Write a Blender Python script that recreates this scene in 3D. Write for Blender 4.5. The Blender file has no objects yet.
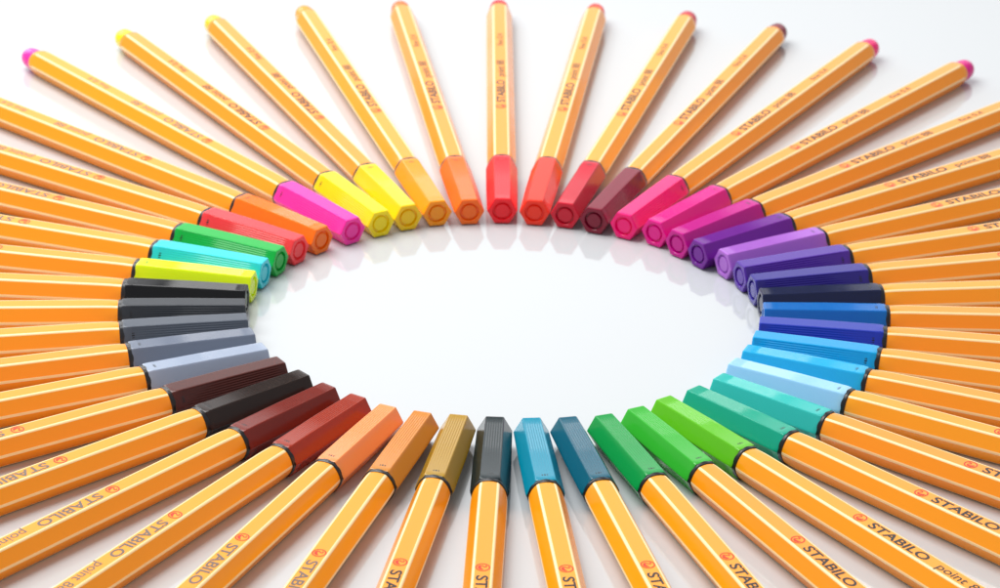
import bpy, math, random
from mathutils import Vector, Matrix
# ---- dimensions are in working units, U converts them to metres (pens about 18 cm long)
U=0.00083
random.seed(4)
N=47
# small hand-laid irregularities of each pen: rotation offset (degrees) and radial offset
DA=[-0.8,-0.7,-0.9,-1.1,-1.1,-0.7,0.2,0.7,0.4,-0.5,-1.4,-2.0,-2.5,-3.0,-3.3,-3.3,-2.9,-2.3,-1.9,-1.5,-1.5,-1.8,-2.1,-2.2,-2.3,-2.4,-2.5,-2.5,-2.5,-2.2,-1.8,-1.5,-1.5,-1.3,-1.2,-1.4,-1.6,-1.7,-2.3,-3.1,-3.3,-2.6,-1.3,-0.9,-1.0,-1.2,-1.1]
DR=[.1,-.3,-.2,-1.1,-.4,.7,-1.0,-1.3,1.3,1.5,1.5,1.3,.7,-.7,-1.1,-1.2,-1.3,.6,.2,-.5,.8,1.4,.0,-.8,-1.5,-1.3,-.3,-.0,-1.1,-1.1,-1.3,-.5,-.2,.0,.1,.2,.7,.9,.8,.6,.3,-.0,-1.1,-1.1,-.2,.3,-.4]
ang=[i*360/N+DA[i] for i in range(N)]
for it in range(400):
    for i in range(N):
        j=(i+1)%N
        g=(ang[j]-ang[i])%360
        if g<7.45:
            p=(7.45-g)/2; ang[i]-=p; ang[j]+=p

def srgb(c):
    o=[]
    for v in c:
        v/=255
        o.append(v/12.92 if v<=0.04045 else ((v+0.055)/1.055)**2.4)
    return (*o,1)
def mat(name,col,rough=0.35,scale=400,var=0.03,spec=0.5,sss=0.0,tone=0.0):
    m=bpy.data.materials.new(name); m.use_nodes=True
    nt=m.node_tree; b=nt.nodes['Principled BSDF']
    b.inputs['Base Color'].default_value=col
    b.inputs['Specular IOR Level'].default_value=spec
    if sss:
        b.inputs['Subsurface Weight'].default_value=sss
        b.inputs['Subsurface Radius'].default_value=(1,.8,.8)
        b.inputs['Subsurface Scale'].default_value=0.0018
    tc=nt.nodes.new('ShaderNodeTexCoord')
    n=nt.nodes.new('ShaderNodeTexNoise'); n.inputs['Scale'].default_value=scale; n.inputs['Detail'].default_value=4
    nt.links.new(tc.outputs['Object'],n.inputs['Vector'])
    mr=nt.nodes.new('ShaderNodeMapRange'); mr.inputs['From Min'].default_value=.3; mr.inputs['From Max'].default_value=.7
    mr.inputs['To Min'].default_value=max(0,rough-var); mr.inputs['To Max'].default_value=rough+var
    nt.links.new(n.outputs['Fac'],mr.inputs['Value']); nt.links.new(mr.outputs['Result'],b.inputs['Roughness'])
    if tone:
        # small batch-to-batch difference in lacquer tone from pen to pen
        oi=nt.nodes.new('ShaderNodeObjectInfo'); hs=nt.nodes.new('ShaderNodeHueSaturation')
        mh=nt.nodes.new('ShaderNodeMapRange'); mh.inputs['To Min'].default_value=.5-tone; mh.inputs['To Max'].default_value=.5+tone*.6
        nt.links.new(oi.outputs['Random'],mh.inputs['Value']); nt.links.new(mh.outputs['Result'],hs.inputs['Hue'])
        hs.inputs['Color'].default_value=col
        nt.links.new(hs.outputs['Color'],b.inputs['Base Color'])
    return m
ORANGE=mat('orange_lacquer',srgb((255,160,14)),0.18,scale=60,var=.05,spec=.6,tone=.006)
WHITE=mat('white_stripe_paint',srgb((255,224,165)),0.22)
BLACK=mat('black_plastic',(0.010,0.010,0.012,1),0.3)
INK=mat('black_print',(0.022,0.018,0.018,1),0.25,spec=.4)
INK2=mat('sheen_greyed_print',(0.16,0.11,0.075,1),0.2,spec=.8)  # gloss reflection painted into the ink colour, for lettering on the left-hand pens
RED=mat('red_print',srgb((222,50,15)),0.24,spec=.4)

coll=bpy.context.scene.collection
def mesh(name,vs,fs,mats,mi=None,smooth=None):
    me=bpy.data.meshes.new(name)
    me.from_pydata([tuple(c*U for c in v) for v in vs],[],fs)
    for m in mats: me.materials.append(m)
    if mi: me.polygons.foreach_set('material_index',mi)
    me.update()
    if smooth:
        import bmesh
        bm=bmesh.new(); bm.from_mesh(me)
        bmesh.ops.recalc_face_normals(bm,faces=bm.faces)
        for fc in bm.faces: fc.smooth=True
        for e in bm.edges:
            if len(e.link_faces)==2 and e.calc_face_angle(0)>math.radians(smooth): e.smooth=False
        bm.to_mesh(me); bm.free()
    return me
def section(R,nf,corner,ribs=False,rib_d=0.0,strip=None):
    pts=[]
    for k in range(6):
        a0=math.radians(60*k); a1=math.radians(60*k+60)
        A=Vector((math.cos(a0),math.sin(a0)))*R; B=Vector((math.cos(a1),math.sin(a1)))*R
        L=(B-A).length; d=(B-A)/L; n=Vector((math.cos((a0+a1)/2),math.sin((a0+a1)/2)))
        prev=Vector((math.cos(a0-math.radians(60)),math.sin(a0-math.radians(60))))*R
        dp=(prev-A).normalized()
        pts.append((A+(d+dp)*(corner*0.28),0))
        ts=[corner]
        if strip: ts.append(strip)
        hi=strip or corner
        for j in range(1,nf): ts.append(hi+(L-2*hi)*j/nf)
        if strip: ts.append(L-strip)
        ts.append(L-corner)
        for t in ts:
            p=A+d*t; tag=1
            if ribs and k%2==1:
                q=(t-hi)/(L-2*hi)
                if 0.02<q<0.98 and round(q*nf)%2==1: p=p-n*rib_d
            if t<(strip or 0)-1e-6 or t>L-(strip or 0)+1e-6: tag=0
            pts.append((p,tag))
    return pts
def loft(rings,close0=False,close1=False):
    n=len(rings[0]); vs=[];fs=[]
    for r in rings: vs+=r
    for i in range(len(rings)-1):
        for j in range(n):
            k=(j+1)%n
            fs.append((i*n+j,i*n+k,(i+1)*n+k,(i+1)*n+j))
    if close0: fs.append(tuple(range(n)))
    if close1: fs.append(tuple((len(rings)-1)*n+j for j in range(n)))
    return vs,fs
def ring(sec,x,s=1.0,circ=0,cr=None):
    out=[]
    for p,t in sec:
        q=p*s
        if circ>0: q=q.lerp(p.normalized()*cr,circ)
        out.append((x,q.x,q.y))
    return out
RB=5.58; END=212.8
sec=section(RB,4,0.36,strip=0.56)
rings=[ring(sec,36,1,.8,4.9),ring(sec,41.4,1,.75,5.0),ring(sec,43.1,1,.5,5.1),ring(sec,45.2,1,.2,5.1),ring(sec,48.5),ring(sec,110),ring(sec,160),ring(sec,END-6),ring(sec,END-3,0.985),ring(sec,END-.6,1,.6,4.7),ring(sec,END+.6,1,1,4.45),ring(sec,END+.8,1,1,3.6)]
vs,fs=loft(rings,True,True)
n=len(sec); mi=[]
for i in range(len(rings)-1):
    for j in range(n):
        white=(sec[j][1]==0 or sec[(j+1)%n][1]==0)
        mi.append(1 if white and 1<=i<8 else 0)
mi+=[0,0]
ME_BARREL=mesh('barrel',vs,fs,[ORANGE,WHITE],mi,30)
s2=section(5.85,6,0.5)
vs,fs=loft([ring(s2,37,1,.7,5.1),ring(s2,41.5,1,.6,5.4),ring(s2,41.8,.97,.7,5.2)],True,True)
ME_COLLAR=mesh('collar',vs,fs,[BLACK],None,30)
RK=5.95
s3=section(RK,14,0.26,True,0.15)
s3s=section(RK,14,0.26)
rs=[ring(s3s,39,.9,.4,4.9),ring(s3s,40.3,.93,.35,5.3),ring(s3s,40.6,.97,.3,5.5),ring(s3s,40.2,.995,.2,5.6),ring(s3s,39,1,.06,5.6),ring(s3s,38,1,.0,5.5),ring(s3,37.7,1.0),ring(s3,20,.985),ring(s3,5,.94),ring(s3,.9,.932)]
rs+=[ring(s3s,.7,.93),ring(s3s,.35,.922),ring(s3s,.08,.905),ring(s3s,0,.88),ring(s3s,0,1,1,3.6),ring(s3s,.15,1,1,3.45),ring(s3s,1.0,1,1,3.3),ring(s3s,1.0,1,1,2.85),ring(s3s,.35,1,1,2.6),ring(s3s,.25,1,1,2.4)]
vs,fs=loft(rs,True,True)
ME_CAP=mesh('cap',vs,fs,[BLACK],None,22)
cs=[(Vector((math.cos(a*math.pi/16),math.sin(a*math.pi/16))),1) for a in range(32)]
vs,fs=loft([ring(cs,x+END-212,r) for x,r in [(212,4.1),(213.2,4.3),(216.5,4.25),(218.6,3.95),(220.0,3.3),(220.8,2.2),(221.0,1.0)]],True,True)
ME_PLUG=mesh('end_plug',vs,fs,[BLACK],None,40)
def text_mesh(body,x0,x1,hgt,bold):
    cu=bpy.data.curves.new('t','FONT'); cu.body=body; cu.offset=bold; cu.resolution_u=4
    o=bpy.data.objects.new('t',cu); coll.objects.link(o)
    dg=bpy.context.evaluated_depsgraph_get(); me=bpy.data.meshes.new_from_object(o.evaluated_get(dg))
    xs=[v.co.x for v in me.vertices]; mn,mx=min(xs),max(xs)
    k=(x1-x0)/(mx-mn)
    V=[(x0+(v.co.x-mn)*k,(v.co.y-0.34)*hgt/0.69,0) for v in me.vertices]
    F=[tuple(p.vertices) for p in me.polygons]
    bpy.data.objects.remove(o); return V,F
AP=RB*math.cos(math.pi/6)
V=[];F=[]
for args in [("STABILO",96,120,3.2,0.022),("point 88",124.5,142.5,3.1,0.006),("fine 0,4",160,174,2.5,0.0)]:
    v,f_=text_mesh(*args); b=len(V)
    V+=[(a,c,AP+0.05) for a,c,_ in v]; F+=[tuple(i+b for i in t) for t in f_]
ME_LET=mesh('lettering',V,F,[INK])
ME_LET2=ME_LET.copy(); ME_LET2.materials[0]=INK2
V=[];F=[]
cx=91.5
for i in range(28):
    a=2*math.pi*i/28
    for r in (2.1,1.7): V.append((cx+r*math.cos(a),r*math.sin(a),AP+0.05))
for i in range(28):
    a=2*i;b=2*((i+1)%28); F.append((a,b,b+1,a+1))
def stroke(pts,ws):
    b=len(V)
    for i,(p,w) in enumerate(zip(pts,ws)):
        q0=Vector(pts[max(0,i-1)]);q1=Vector(pts[min(len(pts)-1,i+1)])
        d=(q1-q0).normalized(); nn=Vector((-d.y,d.x))*w
        V.append((cx+p[0]+nn.x,p[1]+nn.y,AP+0.052)); V.append((cx+p[0]-nn.x,p[1]-nn.y,AP+0.052))
    for i in range(len(pts)-1): F.append((b+2*i,b+2*i+1,b+2*i+3,b+2*i+2))
stroke([(-1.15,.65),(-.75,1.0),(-.3,.95),(-.15,.6),(-.4,.2),(-.8,-.2),(-.85,-.6),(-.4,-.95),(.3,-.95),(.9,-.5),(1.3,.2)],[.05,.2,.2,.18,.18,.2,.25,.4,.5,.4,.05])
ME_EMB=mesh('emblem',V,F,[RED])

COL=[("bright red",(245,16,34)),("orange red",(250,48,14)),("crimson",(206,0,42)),("dark maroon",(128,0,40)),("hot pink",(248,6,118)),("deep pink",(228,6,138)),("magenta",(198,6,140)),("purple",(112,18,146)),("lilac",(172,104,204)),("violet",(84,42,158)),("indigo",(48,36,140)),("dark navy",(16,26,66)),("mid blue",(0,106,186)),("ultramarine blue",(30,52,170)),("bright azure",(0,158,216)),("sky blue",(30,174,224)),("pale ice blue",(156,208,244)),("turquoise green",(44,188,180)),("emerald",(6,166,136)),("leaf green",(98,190,22)),("grass green",(52,178,48)),("deep green",(6,154,68)),("dark teal",(4,92,114)),("turquoise",(0,142,170)),("blackish teal",(18,36,40)),("golden olive",(178,138,40)),("ochre",(212,134,46)),("apricot",(255,154,90)),("sienna",(160,48,20)),("reddish brown",(122,34,20)),("black brown",(40,25,18)),("dark brown",(82,31,24)),("light blue grey",(160,172,192)),("mid grey",(114,123,140)),("slate grey",(82,89,100)),("charcoal",(50,54,60)),("black",(8,8,11)),("neon yellow",(226,250,0)),("cyan",(40,204,218)),("bright green",(2,176,64)),("coral red",(255,62,68)),("neon orange",(255,118,10)),("neon pink",(254,50,168)),("lemon yellow",(255,224,0)),("golden yellow",(255,204,0)),("amber",(255,154,0)),("orange",(255,110,4))]
apK=RK*math.cos(math.pi/6)
slope=-(apK-AP)/180
R1=85.5
for i,(nm,c) in enumerate(COL):
    m=mat(nm.replace(' ','_')+'_plastic',srgb(c),0.2,sss=.3,spec=.42)
    e=bpy.data.objects.new('fineliner_pen',None); e.empty_display_size=0.01; coll.objects.link(e)
    a=math.radians(ang[i]); Rr=R1+DR[i]
    d=Vector((math.sin(a),math.cos(a),0))
    X=Vector((d.x,d.y,slope)).normalized(); Y=Vector((0,0,1)).cross(X).normalized(); Z=X.cross(Y)
    M=Matrix((X,Y,Z)).transposed().to_4x4()
    M.translation=Vector((d.x*Rr*U,d.y*Rr*U,(apK-slope*37+0.02)*U))
    e.matrix_world=M
    e["label"]="orange white-striped hexagonal pen with %s cap and end"%nm
    e["category"]="pen"; e["group"]="pens laid out in a ring"
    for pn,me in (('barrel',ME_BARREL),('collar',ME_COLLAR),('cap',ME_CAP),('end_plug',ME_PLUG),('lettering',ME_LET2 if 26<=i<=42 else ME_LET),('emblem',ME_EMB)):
        if pn in('cap','end_plug'):
            me=me.copy(); me.materials[0]=m
        o=bpy.data.objects.new(pn,me); coll.objects.link(o); o.parent=e
        if pn=='cap' : o.rotation_euler=(math.radians(60*(0 if 16<=i<=29 else random.randint(0,1))),0,0)
me=bpy.data.meshes.new('tabletop'); s=2.0
me.from_pydata([(-s,-s,0),(s,-s,0),(s,s,0),(-s,s,0)],[],[(0,1,2,3)])
SURF=mat('white_gloss_acrylic',(0.575,0.60,0.612,1),0.055,scale=6,var=.015,spec=1.0); me.materials.append(SURF)
t=bpy.data.objects.new('tabletop',me); coll.objects.link(t); t["kind"]="structure"
def area(name,loc,target,sx,sy,p,col=(1,1,1)):
    l=bpy.data.lights.new(name,'AREA'); l.shape='RECTANGLE'; l.size=sx; l.size_y=sy; l.energy=p; l.color=col
    o=bpy.data.objects.new(name,l); coll.objects.link(o); o.location=loc
    o.rotation_euler=(Vector(target)-Vector(loc)).to_track_quat('-Z','Y').to_euler()
area('overhead_softbox',(-0.26,0.14,0.62),(0,-0.02,0),.6,.55,6.6,(1,.995,.985))
area('back_softbox',(0,1.5,0.7),(0,0,0),2.6,1.1,7.2)
area('back_left_softbox',(-0.95,1.35,0.62),(0,0,0),0.9,0.8,4.6)
w=bpy.data.worlds.new('World'); bpy.context.scene.world=w; w.use_nodes=True
w.node_tree.nodes['Background'].inputs[0].default_value=(0.94,0.955,1,1); w.node_tree.nodes['Background'].inputs[1].default_value=0.45
# camera
f,pitch,roll=2941.45,0.4355,0.02
cp,sp=math.cos(pitch),math.sin(pitch); cr,sr=math.cos(roll),math.sin(roll)
r0=Vector((1,0,0)); u0=Vector((0,sp,cp)); fw=Vector((0,cp,-sp))
RR=r0*cr+u0*sr; UU=u0*cr-r0*sr
C=Vector((-1.434,-885.19,424.08))
cam=bpy.data.cameras.new('camera'); co=bpy.data.objects.new('camera',cam); coll.objects.link(co)
M=Matrix((RR,UU,-fw)).transposed().to_4x4(); M.translation=C*U; co.matrix_world=M
cam.sensor_width=36; cam.lens=36*f/1000; cam.clip_start=0.01; cam.clip_end=50
cam.dof.use_dof=True; cam.dof.focus_distance=900*U; cam.dof.aperture_fstop=36
bpy.context.scene.camera=co
sc=bpy.context.scene
sc.view_settings.view_transform='Standard'; sc.view_settings.look='None'; sc.view_settings.exposure=0
